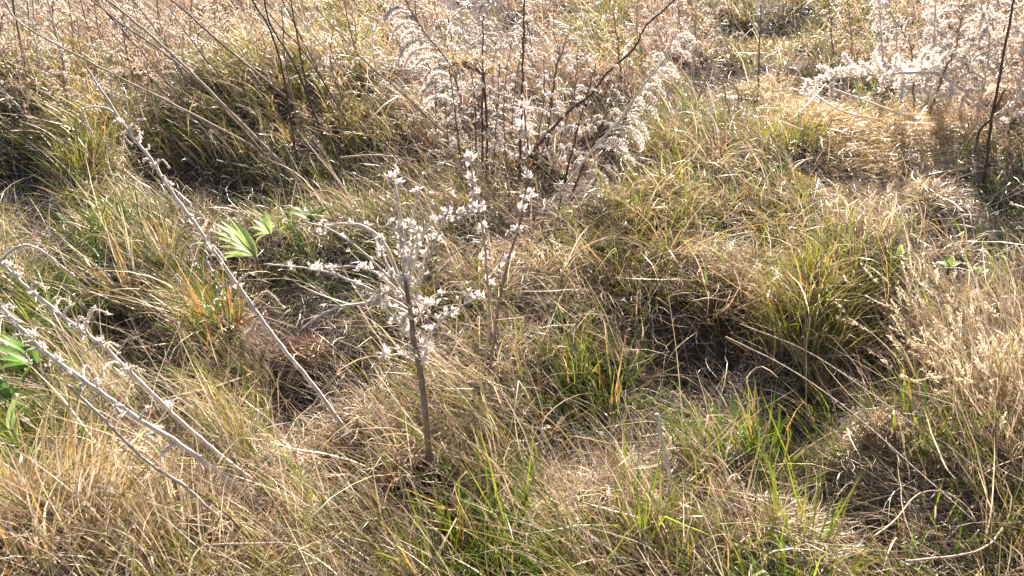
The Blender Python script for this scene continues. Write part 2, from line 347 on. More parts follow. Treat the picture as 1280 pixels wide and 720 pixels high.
# ------------------------------------------------------------------ building plants
class MB:
    def __init__(s): s.V = []; s.Q = []; s.T = []; s.C = []; s.n = 0
    def add(s, V, Q, T, c):
        V = np.asarray(V, float); s.V.append(V)
        if len(Q): s.Q.append(np.asarray(Q)+s.n)
        if len(T): s.T.append(np.asarray(T)+s.n)
        s.C.append(np.broadcast_to(np.asarray(c, float), (len(V), 3))); s.n += len(V)
    def tube(s, pts, rad, sides=6, c=(1, 1, 1)):
        pts = np.asarray(pts, float); n = len(pts); rad = np.broadcast_to(rad, n)
        d = np.gradient(pts, axis=0); d /= np.linalg.norm(d, axis=1, keepdims=True)+1e-9
        ref = np.array([0, 0, 1.]) if abs(d[:, 2]).mean() < .8 else np.array([1., 0, 0])
        a = np.cross(d, ref); a /= np.linalg.norm(a, axis=1, keepdims=True)+1e-9; b = np.cross(d, a)
        ph = np.arange(sides)*2*math.pi/sides
        V = pts[:, None] + rad[:, None, None]*(a[:, None]*np.cos(ph)[None, :, None]+b[:, None]*np.sin(ph)[None, :, None])
        V = np.concatenate([V.reshape(-1, 3), pts[:1], pts[-1:]])
        i = np.arange(n-1)[:, None]*sides; j = np.arange(sides)[None]; k = (j+1) % sides
        Q = np.stack([i+j, i+k, i+sides+k, i+sides+j], -1).reshape(-1, 4)
        j = np.arange(sides); k = (j+1) % sides
        T = np.concatenate([np.stack([k, j, j*0+n*sides], -1), np.stack([(n-1)*sides+j, (n-1)*sides+k, j*0+n*sides+1], -1)])
        s.add(V, Q, T, c)
    def hairs(s, P, D, L, W, c):
        """thin flat slivers: P start, D direction (n,3)"""
        n = len(P); D = D/(np.linalg.norm(D, axis=1, keepdims=True)+1e-9)
        sd = np.cross(D, R.normal(0, 1, (n, 3))); sd /= np.linalg.norm(sd, axis=1, keepdims=True)+1e-9
        L = np.broadcast_to(L, n)[:, None]; W = np.broadcast_to(W, n)[:, None]
        V = np.stack([P-sd*W*.25, P+D*L*.45-sd*W*.5, P+D*L, P+D*L*.45+sd*W*.5], 1).reshape(-1, 3)
        o = (np.arange(n)*4)[:, None]
        s.add(V, np.concatenate([o, o+1, o+2, o+3], 1), [], np.repeat(np.broadcast_to(c, (n, 3)), 4, 0))
    def build(s, name, mat, parent=None, smooth=True):
        V = np.concatenate(s.V)
        if parent is not None:
            w = np.zeros(3); p = parent
            while p is not None: w += np.array(p.location); p = p.parent
            V = V-w
        F = ([np.concatenate(s.Q)] if s.Q else [])+([np.concatenate(s.T)] if s.T else [])
        return link(name, mesh_np(name, V, F, np.concatenate(s.C), smooth), mat, parent)
def spline(P, n=6):
    P = [np.asarray(p, float) for p in P]
    if len(P) < 3: return np.array([P[0]+(P[-1]-P[0])*t for t in np.linspace(0, 1, n+1)])
    Q = [2*P[0]-P[1]]+P+[2*P[-1]-P[-2]]; out = []
    for i in range(1, len(Q)-2):
        a, b, c, d = Q[i-1:i+3]
        for t in np.arange(n)/n:
            out.append(.5*((2*b)+(c-a)*t+(2*a-5*b+4*c-d)*t*t+(3*b-a-3*c+d)*t**3))
    out.append(P[-1]); return np.array(out)
def wobble(P, amp):
    n = len(P); w = R.normal(0, amp, (n, 3)); w[0] = 0
    return P+w
WHITE = np.array((.76, .70, .65)); CREAM = np.array((.70, .60, .53)); GREYF = np.array((.62, .57, .50))
def cluster(mb, p, size, n=16, c=WHITE, up=(0, 0, .5)):
    """a dried bract head: thin papery slivers radiating from one point"""
    D = R.normal(0, 1, (n, 3))*np.array([.8, .6, .9])+np.array(up)*R.uniform(.6, 2.6); size = size*R.uniform(.6, 1.15); n = len(D)
    mb.hairs(np.repeat(p[None], n, 0)+R.normal(0, size*.12, (n, 3)), D, size*R.uniform(.5, 1.1, n), size*R.uniform(.24, .46, n), c*np.exp(R.normal(0, .1, (n, 1))))
def fuzz(mb, P, L, dens, c, W=.0012, bias=(0, 0, .25)):
    """downy seed fluff along a path P"""
    seg = np.linalg.norm(np.diff(P, axis=0), axis=1); tot = seg.sum(); n = max(8, int(tot*dens))
    s = np.concatenate([[0], np.cumsum(seg)]); u = R.uniform(0, tot, n)
    Q = np.stack([np.interp(u, s, P[:, k]) for k in range(3)], 1)
    env = np.interp(u/tot, [0, .15, .8, 1], [.5, 1, 1, .5])
    D = R.normal(0, 1, (n, 3))+np.array(bias)*2
    mb.hairs(Q, D, L*env*R.uniform(.5, 1.2, n), W*R.uniform(.7, 1.5, n), c*np.exp(R.normal(0, .12, (n, 1))))

def stem_path(pix, canopy=.16, dy=0.0, ground=True, Y=None):
    """pixels from the lowest visible point to the tip; the stem stays near one distance, dy metres towards (-) or away (+) at the tip"""
    b = at_z(pix[0][0], pix[0][1], canopy)
    Y0 = Y or b[1]; n = len(pix)
    P = [at_y(p[0], p[1], Y0+dy*i/max(1, n-1)) for i, p in enumerate(pix)]
    if ground:
        d = P[0]-P[1]; d = d/np.linalg.norm(d); d[2] = min(d[2], -.55); d /= np.linalg.norm(d)
        q = P[0].copy()
        for _ in range(200):
            q = q+d*.01
            if q[2] < terrain(q[0], q[1])-.01: break
        P = [q]+P
    return P
def pxsize(P): return np.linalg.norm(P-np.array([0, 0, CAM_H]))/FPX     # metres per photo pixel at P

def stalk(name, label, cat, pix, r0, r1, mat, group=None, dy=0., heads=(), canopy=.16, fz=None, twigs=0, head_size=9, Y=None):
    """a single bare or sparsely furnished stem; r0, r1 are widths in photo pixels; heads: fractions of its length"""
    P = spline(stem_path(pix, canopy, dy, Y=Y)); t = empty(name, P[0]); tag(t, label, cat, group)
    s = pxsize(P[len(P)//2]); m = MB(); rr = np.linspace(r0, r1, len(P))*.5*s
    P = wobble(P, .35*s); m.tube(P, rr, 7); m.build('stem', mat, t)
    for k in range(twigs):
        i = int(len(P)*R.uniform(.35, .92)); d = P[min(i+1, len(P)-1)]-P[i-1]; d /= np.linalg.norm(d)
        q = R.normal(0, 1, 3); q -= d*q.dot(d); q /= np.linalg.norm(q); L = s*R.lognormal(2.75, .45)
        B = spline([P[i], P[i]+(d*.7+q*.5)*L*.5, P[i]+(d*.55+q)*L*.9, P[i]+(-d*R.uniform(-.6, .5)+q*1.05)*L*1.1+np.array([0, 0, -R.uniform(-.2, .35)*L])], 4)
        b = MB(); b.tube(B, np.linspace(.5, .3, len(B))*r0*.4*s, 5); bo = b.build('twig', mat, t)
        f = MB(); cluster(f, B[-1], head_size*.6*s, 9); fuzz(f, B[3:], 3.2*s, 2.2/s, CREAM, .9*s); f.build('seed_head', M_FLUFF, bo)
    for h in heads:
        i = min(len(P)-1, int(h*(len(P)-1))); f = MB()
        off = R.normal(0, 1.5*s, 3)
        for _ in range(2): cluster(f, P[i]+off+R.normal(0, 2.0*s, 3), head_size*s*R.uniform(.7, 1.15), 14)
        f.build('seed_head', M_FLUFF, t)
    if fz:
        f = MB(); fuzz(f, P[int(len(P)*.3):], fz*s, 900, CREAM, .9*s); f.build('fluff', M_FLUFF, t)
    return t

def arc(P0, d, side, L, hook):
    """a branch that leaves along d+side and droops over"""
    up = np.array([0, 0, 1.])
    pts = [P0]; v = d*.8+side*.6; v /= np.linalg.norm(v); n = 9
    for i in range(n):
        f = (i/n)
        w = v*(1-f)+side*.9*f - up*hook*f*f*1.5; w /= np.linalg.norm(w)
        pts.append(pts[-1]+w*L/n)
    return np.array(pts)
def plume(name, label, pix, group, nb=16, bl=30, fl=4.5, r=3, mat=M_BROWN, c=CREAM, dy=0., start=.3, hook=1.0, canopy=.16, sides=None, dens=1.0, cat='dried weed', Y=None, jit=.4):
    """a dried plume weed: a stem with arching branches lined with pale fluff (sizes in photo pixels)"""
    P = spline(stem_path(pix, canopy, dy, Y=Y), 8); t = empty(name, P[0]); tag(t, label, cat, group)
    s = pxsize(P[len(P)//2]); P = wobble(P, .4*s)
    m = MB(); m.tube(P, np.linspace(r, r*.35, len(P))*.5*s, 6); st = m.build('stem', mat, t)
    for k in range(nb):
        f = start+(1-start)*(k+R.uniform(0, .8))/nb; i = min(len(P)-2, max(1, int(f*(len(P)-1))))
        d = P[i+1]-P[i-1]; d /= np.linalg.norm(d)
        if sides: q = np.array([sides*(1 if R.random() < .85 else -1), R.normal(0, .4), R.normal(0, .3)])
        else:
            q = R.normal(0, 1, 3); q[0] += (1.1 if k % 2 else -1.1)
        q -= d*q.dot(d); q /= np.linalg.norm(q)
        L = bl*s*(1.15-.65*(f-start)/(1-start))*R.uniform(1-jit, 1+jit)
        B = arc(P[i], d, q, L, hook*R.uniform(.5, 1.5))
        b = MB(); b.tube(B, np.linspace(.45, .2, len(B))*s*1.2, 4); bo = b.build('branch', mat, t)
        g = MB(); fuzz(g, B[2:], fl*s, dens*3.6/s, c, 1.25*s); g.build('seed_fluff', M_FLUFF, bo)
    return t

exec_plants = True
# --- the branching pale weed in the middle
def centre_weed():
    tr = [(538, 592), (533, 526), (525, 460), (518, 431), (513, 389), (506, 347)]
    Pp = stem_path(tr, .03, .0); P = spline(Pp, 8); Y0 = P[len(P)//2][1]
    t = empty('branching_weed', P[0]); tag(t, 'dead branching weed with pale spiky bract clusters on a thick brown stem', 'dried weed')
    s = pxsize(P[-1]); m = MB(); m.tube(wobble(P, .3*s), np.interp(np.linspace(0, 1, len(P)), [0, .35, .7, 1], [5.4, 4.8, 4.0, 2.4])*s, 10); st = m.build('stem', M_BROWN, t)
    for k in range(7):                                       # withered leaves and old shoots round the foot
        a = k*.9+R.normal(0, .3); d = np.array([math.cos(a), math.sin(a), 0]); L = R.uniform(.05, .12); b0 = P[3]+d*.004
        w_ = MB(); w_.tube(spline([b0, b0+d*L*.5+np.array([0, 0, R.uniform(.02, .06)]), b0+d*L+np.array([0, 0, R.uniform(-.01, .06)])]), np.linspace(.0022, .001, 7 if False else 13), 5); w_.build('old_shoot', M_BROWN, t)
    br = [([(505, 346), (502, 283), (493, 228)], 4, -.02), ([(509, 346), (513, 288), (522, 238)], 3, .06), ([(512, 357), (525, 304), (543, 275), (575, 270), (594, 265)], 3.4, .08),
          ([(520, 373), (533, 331), (554, 278), (562, 258)], 3, -.05), ([(504, 362), (480, 304), (448, 281), (412, 282), (402, 290)], 4, .05), ([(505, 368), (459, 320), (417, 289), (378, 276)], 2.6, -.04),
          ([(504, 370), (470, 341), (440, 333), (412, 335)], 3, .08), ([(507, 383), (464, 362), (412, 341), (372, 334), (330, 330)], 2.8, -.08),
          ([(509, 389), (470, 380), (427, 383), (396, 397), (376, 412)], 3.2, -.10), ([(520, 405), (538, 373), (565, 365), (586, 369)], 2.2, .07),
          ([(528, 431), (543, 410), (565, 389), (602, 370)], 2.6, -.06), ([(525, 457), (504, 444), (485, 444)], 2.6, -.05), ([(527, 455), (540, 430), (536, 412)], 2.4, .03),
          ([(506, 352), (500, 300), (497, 258)], 2.4, -.05), ([(515, 367), (532, 322), (541, 290)], 2.4, .05), ([(503, 366), (486, 335), (470, 300)], 2.4, .02), ([(508, 350), (519, 300), (531, 262)], 2.2, -.03)]
    hd = [[.25, .5, 1], [.3, .6, 1], [.25, .5, .75, .9, 1], [.3, .55, .8], [.3, .6, .97], [.3, .6], [.25, .5, 1], [.2, .33, .6, .8], [.12, .2, .3], [.5, 1], [.35, .5, .65, 1], [.5, 1], [.4, 1], [.4, .7], [.5, .9], [.4, .8], [.35, .7]]
    for (px, w, dd), hs in zip(br, hd):
        B = spline([at_y(a, b, Y0+.02+dd*i/len(px)) for i, (a, b) in enumerate(px)], 7); B[0] = P[np.argmin(np.linalg.norm(P-B[0], axis=1))]
        b = MB(); b.tube(wobble(B, .25*s), np.linspace(w, w*.5, len(B))*.62*s, 6); bo = b.build('branch', M_GREY, t)
        for _ in range(R.integers(2, 5)):                      # fine side twigs
            i = int(len(B)*R.uniform(.2, .9)); d = B[min(i+1, len(B)-1)]-B[i-1]; d /= np.linalg.norm(d); e = d*.8+np.array([R.normal(0, .5), R.normal(0, .4), .5]); e /= np.linalg.norm(e)
            W = spline([B[i], B[i]+e*s*R.uniform(8, 14), B[i]+(e+d*.4)*s*R.uniform(16, 32)], 4); k = MB(); k.tube(W, np.linspace(.75, .4, len(W))*s, 4); ko = k.build('twig', M_GREY, bo)
            if R.random() < .6: (k2 := MB(), cluster(k2, W[-1], s*6, 8))[0]; k2.build('bract_cluster', M_FLUFF, bo)
        for h in hs:
            f = MB(); q = B[int(h*(len(B)-1))]
            for _ in range(R.integers(2, 5)): cluster(f, q+R.normal(0, 2.8*s, 3), s*R.uniform(7, 13), R.integers(6, 14), up=(R.normal(0, .5), 0, 1))
            f.build('bract_cluster', M_FLUFF, bo)
    for (a, b, n) in ((478, 372, 5), (470, 378, 4), (505, 400, 4), (515, 392, 4), (527, 382, 5), (533, 384, 3), (500, 405, 4), (510, 415, 3), (530, 446, 4), (528, 432, 3), (500, 374, 4), (508, 350, 4), (512, 330, 3), (520, 305, 3), (505, 302, 3)):
        f = MB(); q = at_y(a, b, Y0)
        for _ in range(n+3): cluster(f, q+R.normal(0, 4.5*s, 3), s*R.uniform(8, 15), R.integers(6, 13), up=(R.normal(0, .5), 0, 1))
        f.build('bract_cluster', M_FLUFF, t)
centre_weed()

# --- bare and lightly furnished stems
G1 = 'thin stems with white heads in the middle'
stalk('slender_weed', 'thin pale stem with white heads, just right of the branching weed', 'dried weed', [(606, 455), (611, 400), (610, 354), (603, 287), (593, 240), (589, 200)], 4, 2, M_TAN, G1, heads=(.5, .6, .68, .76, .84, .92, 1), head_size=12)
stalk('slender_weed', 'taller thin brown stem with white heads, the rightmost of the slender pair', 'dried weed', [(614, 450), (622, 388), (635, 327), (649, 280), (658, 232), (660, 190), (655, 135)], 5, 2, M_BROWN, G1, heads=(.45, .55, .62, .7, .78, .86, .93, 1), head_size=13)
G2 = 'long stems leaning to the upper left'
stalk('leaning_weed', 'long pale stem with small curled leaves slanting past the green fingered leaves', 'dried weed', [(430, 535), (390, 480), (353, 435), (319, 388), (279, 331), (249, 287), (215, 240), (188, 198), (161, 165), (134, 124), (109, 86)], 6.5, 2.2, M_GREY, G2, dy=.1, heads=(.42, .5, .58, .66, .72, .8, .86, .95), twigs=24, head_size=6.5, canopy=.06)
stalk('leaning_weed', 'thick pale pink stem leaning out over the lower left corner, the lowest of its pair', 'dried weed', [(336, 636), (279, 596), (215, 549), (171, 522), (111, 480), (54, 438), (7, 391), (-30, 350)], 7.5, 3, M_GREY, G2, dy=-.05, heads=(.55, .62, .68, .72, .77, .81, .86, .9, .94), twigs=20, head_size=8, canopy=.05)
stalk('leaning_weed', 'slightly thinner pale stem above the thick pink stem at lower left', 'dried weed', [(330, 612), (279, 572), (235, 535), (178, 480), (134, 438), (91, 405), (40, 364), (7, 334), (-30, 300)], 6.2, 2.6, M_GREY, G2, dy=.05, heads=(.4, .5, .58, .65, .72, .78, .84, .9, .95), twigs=20, head_size=8, canopy=.05)
stalk('leaning_weed', 'weathered stem lying low in the straw below the thick pink stem', 'dried weed', [(330, 705), (296, 670), (235, 612), (178, 572), (121, 515), (84, 481)], 4.5, 3, M_TAN, G2, dy=.1, canopy=.05)
G3 = 'bare stems leaning in from the upper left'
for k, (lab, pix, w, m) in enumerate([
    ('long straight stem slanting to the upper left corner, nearest of its pair', [(319, 171), (235, 87), (188, 44), (134, 0), (100, -30)], 3.6, M_TAN),
    ('thin stem running just under the long straight stem at upper left', [(300, 158), (255, 108), (202, 64), (158, 34), (131, 13), (90, -20)], 2.6, M_BROWN),
    ('brown stem slanting left above the shaded hollow', [(353, 118), (296, 71), (249, 30), (215, 0), (190, -25)], 3.2, M_BROWN),
    ('dark nearly upright bare stem, the leftmost of two dark ones', [(363, 151), (353, 87), (336, 34), (316, 0), (300, -40)], 3.0, M_DARK),
    ('dark bent bare stem beside the other dark upright one', [(392, 140), (377, 101), (363, 71), (336, 25), (328, -30)], 3.0, M_DARK),
    ('thin bare stem right of the two dark stems', [(407, 104), (380, 54), (353, 0), (340, -30)], 2.4, M_BROWN),
    ('pale low-slung stem reaching far left across the grass', [(232, 138), (178, 111), (111, 77), (27, 30), (5, 0)], 2.8, M_TAN)]):
    stalk('bare_stem', lab, 'dead stem', pix, w, w*.6, m, G3, canopy=.2)
for i in range(22):
    a = R.uniform(-10, 470); b = R.uniform(60, 140); sl = R.choice([R.uniform(.1, .35), R.uniform(.5, 1.1)]); h = R.uniform(90, 170)
    stalk('bare_stem', 'thin dry stem in the tangle of bare stems at the top left', 'dead stem', [(a, b), (a-sl*h*.5+R.normal(0, 5), b-h*.5), (a-sl*h, b-h)], R.uniform(1.8, 2.8), 1.2, [M_BROWN, M_TAN, M_GREY, M_DARK][i % 4], 'tangle of thin dry stems at the top left', canopy=.2, twigs=R.integers(0, 5), head_size=6)
G4 = 'pale broken stalks standing in the grass'
for lab, pix, w, m in [
    ('pale broken stalk leaning right, tallest of the broken ones', [(857, 161), (877, 111), (887, 77)], 3.2, M_TAN),
    ('pale broken stalk bent left beside the tallest broken stalk', [(914, 158), (905, 111), (894, 89)], 3, M_TAN),
    ('kinked pale stalk right of the other broken stalks', [(922, 136), (921, 111), (897, 93)], 3, M_TAN),
    ('short upright grey stalk in the dark hollow', [(867, 108), (867, 57)], 3, M_GREY),
    ('stiff white dead stick standing below the yellow shoot', [(846, 626), (831, 568), (821, 518)], 6, M_GREY),
    ('pale upright stalk among the pink weeds at top left', [(235, 80), (238, 40), (240, -10)], 2.6, M_TAN),
    ('second pale upright stalk among the pink weeds at top left, leftmost', [(202, 74), (199, 30), (196, -10)], 2.6, M_TAN),
    ('thin upright brown stalk right of the dark hollow', [(948, 112), (949, 60), (951, 5)], 2.4, M_BROWN)]:
    stalk('broken_stalk', lab, 'dead stem', pix, w, w*.7, m, G4, canopy=.1)
def lying(name, label, pix, w, mat, lift=.12):
    P = spline([at_z(a, b, (h[0] if h else lift)) for a, b, *h in pix], 7); s = pxsize(P[len(P)//2]); t = MB(); t.tube(wobble(P, .12*s), np.linspace(w, w*.6, len(P))*.5*s, 6)
    o = t.build(name, mat); tag(o, label, 'fallen stalk', 'stalks fallen across the grass'); return o
lying('fallen_stalk', 'thin straight stalk lying just above the long slantwise one', [(925, 405), (1010, 440), (1100, 500), (1180, 560)], 1.8, M_TAN, .17)
lying('fallen_stalk', 'long thin stalk lying slantwise across the dark hollow at right', [(907, 421), (985, 460), (1060, 512), (1140, 582), (1220, 653)], 1.9, M_TAN, .17)
lying('fallen_stalk', 'curved bright stalk lying in the lower right corner', [(1132, 702), (1206, 693), (1237, 680), (1253, 660)], 3, M_TAN, .15)
lying('fallen_stalk', 'pale stalk bent like a hook above the curved bright stalk', [(1092, 671), (1119, 650), (1146, 619), (1176, 614), (1205, 630), (1220, 651)], 2.0, M_TAN, .15)
lying('fallen_stalk', 'grey stick lying under the furry horizontal branch', [(1001, 98), (1060, 118), (1146, 150)], 3, M_GREY, .2)
lying('fallen_stalk', 'grey stick crossing over at the left of the furry branch', [(990, 150), (1010, 130), (1032, 105)], 3, M_GREY, .2)
lying('fallen_stalk', 'thin grey stick lying just below the furry branch', [(1010, 112), (1050, 138), (1100, 150)], 2.4, M_GREY, .2)
lying('fallen_stalk', 'long pale straw lying level across the bottom of the meadow', [(255, 682), (310, 680), (370, 682), (415, 714)], 3.6, M_TAN, .16)
lying('fallen_stalk', 'pale horizontal straw crossing the shade in front of the pale brush', [(425, 197), (470, 194), (520, 200)], 2.6, M_TAN, .25)

# --- dried plume weeds at the top
GP = 'dried plume weeds along the top of the meadow'
plume('plume_weed', 'dark branch with fluff slanting up to the right out of the pale brush', [(675, 178), (709, 141), (739, 118), (756, 94), (793, 60), (806, 34), (840, 3), (870, -30)], GP, nb=14, bl=20, fl=3, r=4.5, mat=M_DARK, start=.45)
plume('plume_weed', 'silvery plume with long curled branches slanting right beside the dark hollow', [(706, 232), (746, 181), (776, 148), (806, 104), (830, 75), (845, 40)], GP, nb=24, bl=46, fl=4.6, r=4, mat=M_GREY, c=WHITE, start=.3, hook=1.3, sides=1, dens=1.3)
plume('plume_weed', 'arched plume weed whose drooping branches all curl to the left', [(588, 188), (568, 94), (531, 40), (507, 0), (495, -30)], GP, nb=15, bl=56, fl=6.5, r=3, sides=-1, hook=1.3, start=.3, jit=.12, dens=2.2, c=WHITE)
plume('plume_weed', 'upright dark weed stem rising behind the yellowed seed head', [(603, 190), (603, 130), (603, 81), (604, 20)], GP, nb=14, bl=24, fl=4, r=4, mat=M_DARK)
plume('plume_weed', 'tall upright dark weed stem in the middle of the pale brush', [(650, 200), (652, 134), (654, 67), (655, 0), (655, -30)], GP, nb=16, bl=30, fl=4, r=4.5, mat=M_DARK)
plume('plume_weed', 'thin sparse plume leaning left over the sunny olive grass', [(561, 171), (500, 114), (454, 74), (420, 37), (395, 10)], GP, nb=10, bl=20, fl=3, r=3)
plume('plume_weed', 'thin plume weed behind the arched one, crossing its branches', [(511, 104), (497, 50), (474, 0), (465, -30)], GP, nb=14, bl=26, fl=4, r=2.6)
# pale brush in the middle
brush = [(560, 175, 545, 60), (575, 190, 560, 75), (595, 190, 590, 90), (618, 188, 625, 80), (632, 195, 640, 50), (668, 190, 680, 70), (685, 180, 700, 60), (700, 175, 722, 60), (640, 160, 660, 40), (715, 190, 745, 80), (735, 195, 770, 100), (575, 130, 560, 20), (610, 140, 620, 50), (690, 130, 715, 30), (545, 140, 530, 70), (757, 200, 790, 120)]
where = ['leftmost', 'second from the left', 'third from the left', 'left of the tall dark stem', 'tallest near the tall dark stem', 'right of the tall dark stem', 'under the fluffiest tops', 'with the fluffiest tops', 'narrow and rearmost', 'beneath the dark slanting branch', 'between the dark branch and silvery plume', 'rising behind the arched weed', 'just above the yellowed head', 'rising behind the fluffiest tops', 'low one touching the arched weed', 'lowest, by the silvery plume']
for (a, b, c, d), w in zip(brush, where):
    plume('brush_weed', 'greyish pink fluffy dried weed in the middle brush, '+w, [(a, b), ((a+c)/2+R.normal(0, 4), (b+d)/2), (c, d)], 'pale brush of dried weeds in the middle', nb=11, bl=36, fl=3.6, r=2.8, mat=M_DARK if a % 2 else M_BROWN, c=WHITE*R.uniform(.7, 1.0)*np.array([.98, 1, 1.02]), start=.2, hook=1.1, dy=R.normal(0, .1))
# yellowed head
def flat_head():
    c = at_y(604, 80, at_z(603, 190, .16)[1]-.05); s = pxsize(c); t = empty('seed_head_weed', c-np.array([0, 0, .5])); tag(t, 'broad flat yellowed seed head on a dark stem amid the pale brush', 'dried flower')
    base = c.copy(); base[2] = float(terrain(c[0], c[1])); t.location = base
    m = MB(); m.tube(spline([base, (base+c)/2+np.array([.01, 0, 0]), c-np.array([0, 0, .03])]), 1.6*s, 6); m.build('stem', M_DARK, t)
    for k in range(12):
        e = c+np.array([R.uniform(-38, 26)*s, R.normal(0, 10)*s, R.normal(0, 4)*s]); b = MB(); B = spline([c-np.array([0, 0, 14*s]), (c+e)/2-np.array([0, 0, 3*s]), e]); b.tube(B, .8*s, 4); bo = b.build('branch', M_BROWN, t)
        f = MB()
        for _ in range(7): cluster(f, e+R.normal(0, 3*s, 3), 5*s, 12, np.array((.60, .47, .30)))
        f.build('seed_cluster', M_FLUFF, bo)
flat_head()
# right hand group
GR = 'pale plume weeds at the upper right'
plume('plume_weed', 'bright furry branch lying level with short curled side sprigs', [(1185, 100), (1163, 91), (1120, 92), (1085, 94), (1045, 98), (1005, 104)], GR, nb=34, bl=34, fl=6, r=4, mat=M_GREY, c=WHITE*1.15, start=.08, hook=.4, dens=2.2, canopy=.32, dy=-.15)
plume('plume_weed', 'white knobbly upright plume at upper right, left of the pinkish thicket', [(1163, 100), (1166, 77), (1168, 40), (1169, 0), (1169, -30)], GR, nb=36, bl=18, fl=6.5, r=3, mat=M_GREY, c=WHITE, start=.1, dens=1.8, hook=1.6)
plume('plume_weed', 'white knobbly plume standing farthest left of the upper right group', [(1104, 80), (1102, 50), (1100, 20), (1099, -20)], GR, nb=30, bl=13, fl=6, r=3, mat=M_GREY, c=WHITE, start=.05, dens=1.8, hook=1.6)
plume('plume_weed', 'branching pale plume leaning right behind the dark forked stem', [(1201, 130), (1208, 95), (1220, 50), (1237, 0), (1245, -30)], GR, nb=34, bl=34, fl=5.5, r=3, mat=M_GREY, c=WHITE*.95, start=.25, dens=1.4)
plume('plume_weed', 'pale plume leaning right between the knobbly plume and the branching one', [(1166, 130), (1180, 90), (1196, 54), (1204, 0), (1206, -30)], GR, nb=26, bl=26, fl=5, r=3, mat=M_BROWN, c=WHITE*.95, start=.35, dens=1.4)
plume('plume_weed', 'pale drooping plume at the right edge beyond the dark forked stem', [(1282, 120), (1278, 70), (1270, 30), (1268, -20)], GR, nb=28, bl=34, fl=5.5, r=3, mat=M_GREY, c=CREAM, start=.2, dens=1.4)
plume('plume_weed', 'airy pale plume whose tip rises highest at the upper right', [(1222, 145), (1232, 95), (1236, 50), (1225, 0), (1220, -30)], GR, nb=30, bl=30, fl=5, r=2.6, mat=M_GREY, c=CREAM*1.05, start=.25, dens=1.3)
plume('plume_weed', 'loose pale plume leaning over the right edge of the meadow', [(1262, 150), (1275, 105), (1283, 60), (1295, 20)], GR, nb=26, bl=28, fl=5, r=2.6, mat=M_GREY, c=CREAM, start=.2, dens=1.3)
t = stalk('forked_stem', 'dark forked bare stem standing at the right edge', 'dead stem', [(1233, 202), (1242, 134), (1258, 50), (1267, 0), (1270, -30)], 3.4, 1.8, M_DARK, canopy=.12)
Yf = at_z(1233, 202, .12)[1]; m = MB(); B = spline([at_y(1237, 150, Yf), at_y(1224, 165, Yf-.02), at_y(1219, 190, Yf-.04)]); m.tube(B, np.linspace(.006, .003, len(B)), 6); m.build('branch', M_DARK, t)
m = MB(); B = spline([at_y(1240, 145, Yf), at_y(1250, 125, Yf-.02), at_y(1256, 112, Yf-.04)]); m.tube(B, np.linspace(.005, .0025, len(B)), 6); m.build('branch', M_DARK, t)
# background thicket of weeds along the far side: each a plant of its own
nth = 0
spots = [(10, 60), (35, 95), (58, 70), (85, 100), (112, 65), (140, 95), (165, 60), (190, 90), (222, 55), (258, 60), (290, 40), (20, 25), (70, 20), (130, 22), (180, 15), (268, 10), (330, 55), (400, 60), (425, 85), (445, 35), (470, 60), (530, 40), (560, 30), (590, 50), (665, 45), (700, 40), (735, 55), (775, 50), (800, 30), (830, 55), (860, 45), (870, 20), (905, 15), (1040, 20), (1065, 45), (1120, 35), (1140, 60), (1190, 30), (1240, 30), (1265, 60)]
desc = ['short', 'tall', 'thin', 'bushy', 'leaning', 'ragged', 'airy', 'crooked']
for i, (a, b) in enumerate(spots):
    zone = 'beyond the olive grass at top left' if a < 320 else ('at the top above the sunny olive grass' if a < 500 else ('behind the pale brush in the middle' if a < 790 else ('behind the dark hollow at top' if a < 1000 else 'behind the white knobbly plumes')))
    plume('thicket_weed', 'pinkish dried weed '+zone, [(a, b+30), (a-R.uniform(0, 14), b-5), (a-R.uniform(0, 30), b-45)], 'far dried weeds '+zone, nb=18, bl=24, fl=3.2, r=2.4, mat=[M_BROWN, M_TAN, M_GREY][i % 3], c=[CREAM, np.array((.56, .42, .32)), CREAM*.9][i % 3], start=.2, canopy=.2, dens=.8)

# --- leafy green plants
def leaf(mb, a, b, w, c, up=.35):
    a = np.asarray(a); b = np.asarray(b); d = b-a; L = np.linalg.norm(d); d = d/L; side = np.cross(d, [0, 0, 1]); side /= np.linalg.norm(side)+1e-9; nrm = np.cross(side, d)
    n = 8; t = np.linspace(0, 1, n+1); prof = np.sin(np.pi*np.clip(t, .02, .985)**.8)**.8*w*.5+.0008
    mid = a+d*L*t[:, None]+nrm*(np.sin(t*math.pi)*L*.08)[:, None]
    V = np.stack([mid-side*prof[:, None]+nrm*prof[:, None]*up, mid, mid+side*prof[:, None]+nrm*prof[:, None]*up], 1).reshape(-1, 3)
    Q = []
    for i in range(n):
        for k in (0, 1): Q.append([3*i+k, 3*i+k+1, 3*i+4+k, 3*i+3+k])
    mb.add(V, Q, [], c)
def rosette(label, base, tips, w=8, c=(.22, .36, .09), z=.09, group='small leafy green plants'):
    B = at_z(*base, z); s = pxsize(B); g = B.copy(); g[2] = float(terrain(B[0], B[1])); t = empty('leafy_plant', g); tag(t, label, 'leafy plant', group)
    m = MB(); m.tube(spline([g, (g+B)/2+np.array([.004, 0, 0]), B]), 1.4*s, 6); m.build('stem', M_BROWN, t)
    for tp in tips:
        T = at_y(tp[0], tp[1], B[1]+R.uniform(-.01, .04)); m = MB(); leaf(m, B, T, w*s, np.array(c)*np.exp(R.normal(0, .12))); m.build('leaf', M_LEAF, t, smooth=True)
GL = (.42, .52, .19)
rosette('bright fingered green leaves fanning left beside the long leaning stem', (320, 321), [(269, 279), (277, 277), (305, 291), (272, 308), (277, 318), (268, 296), (288, 284), (270, 326), (294, 290), (262, 287), (283, 268)], 9, GL)
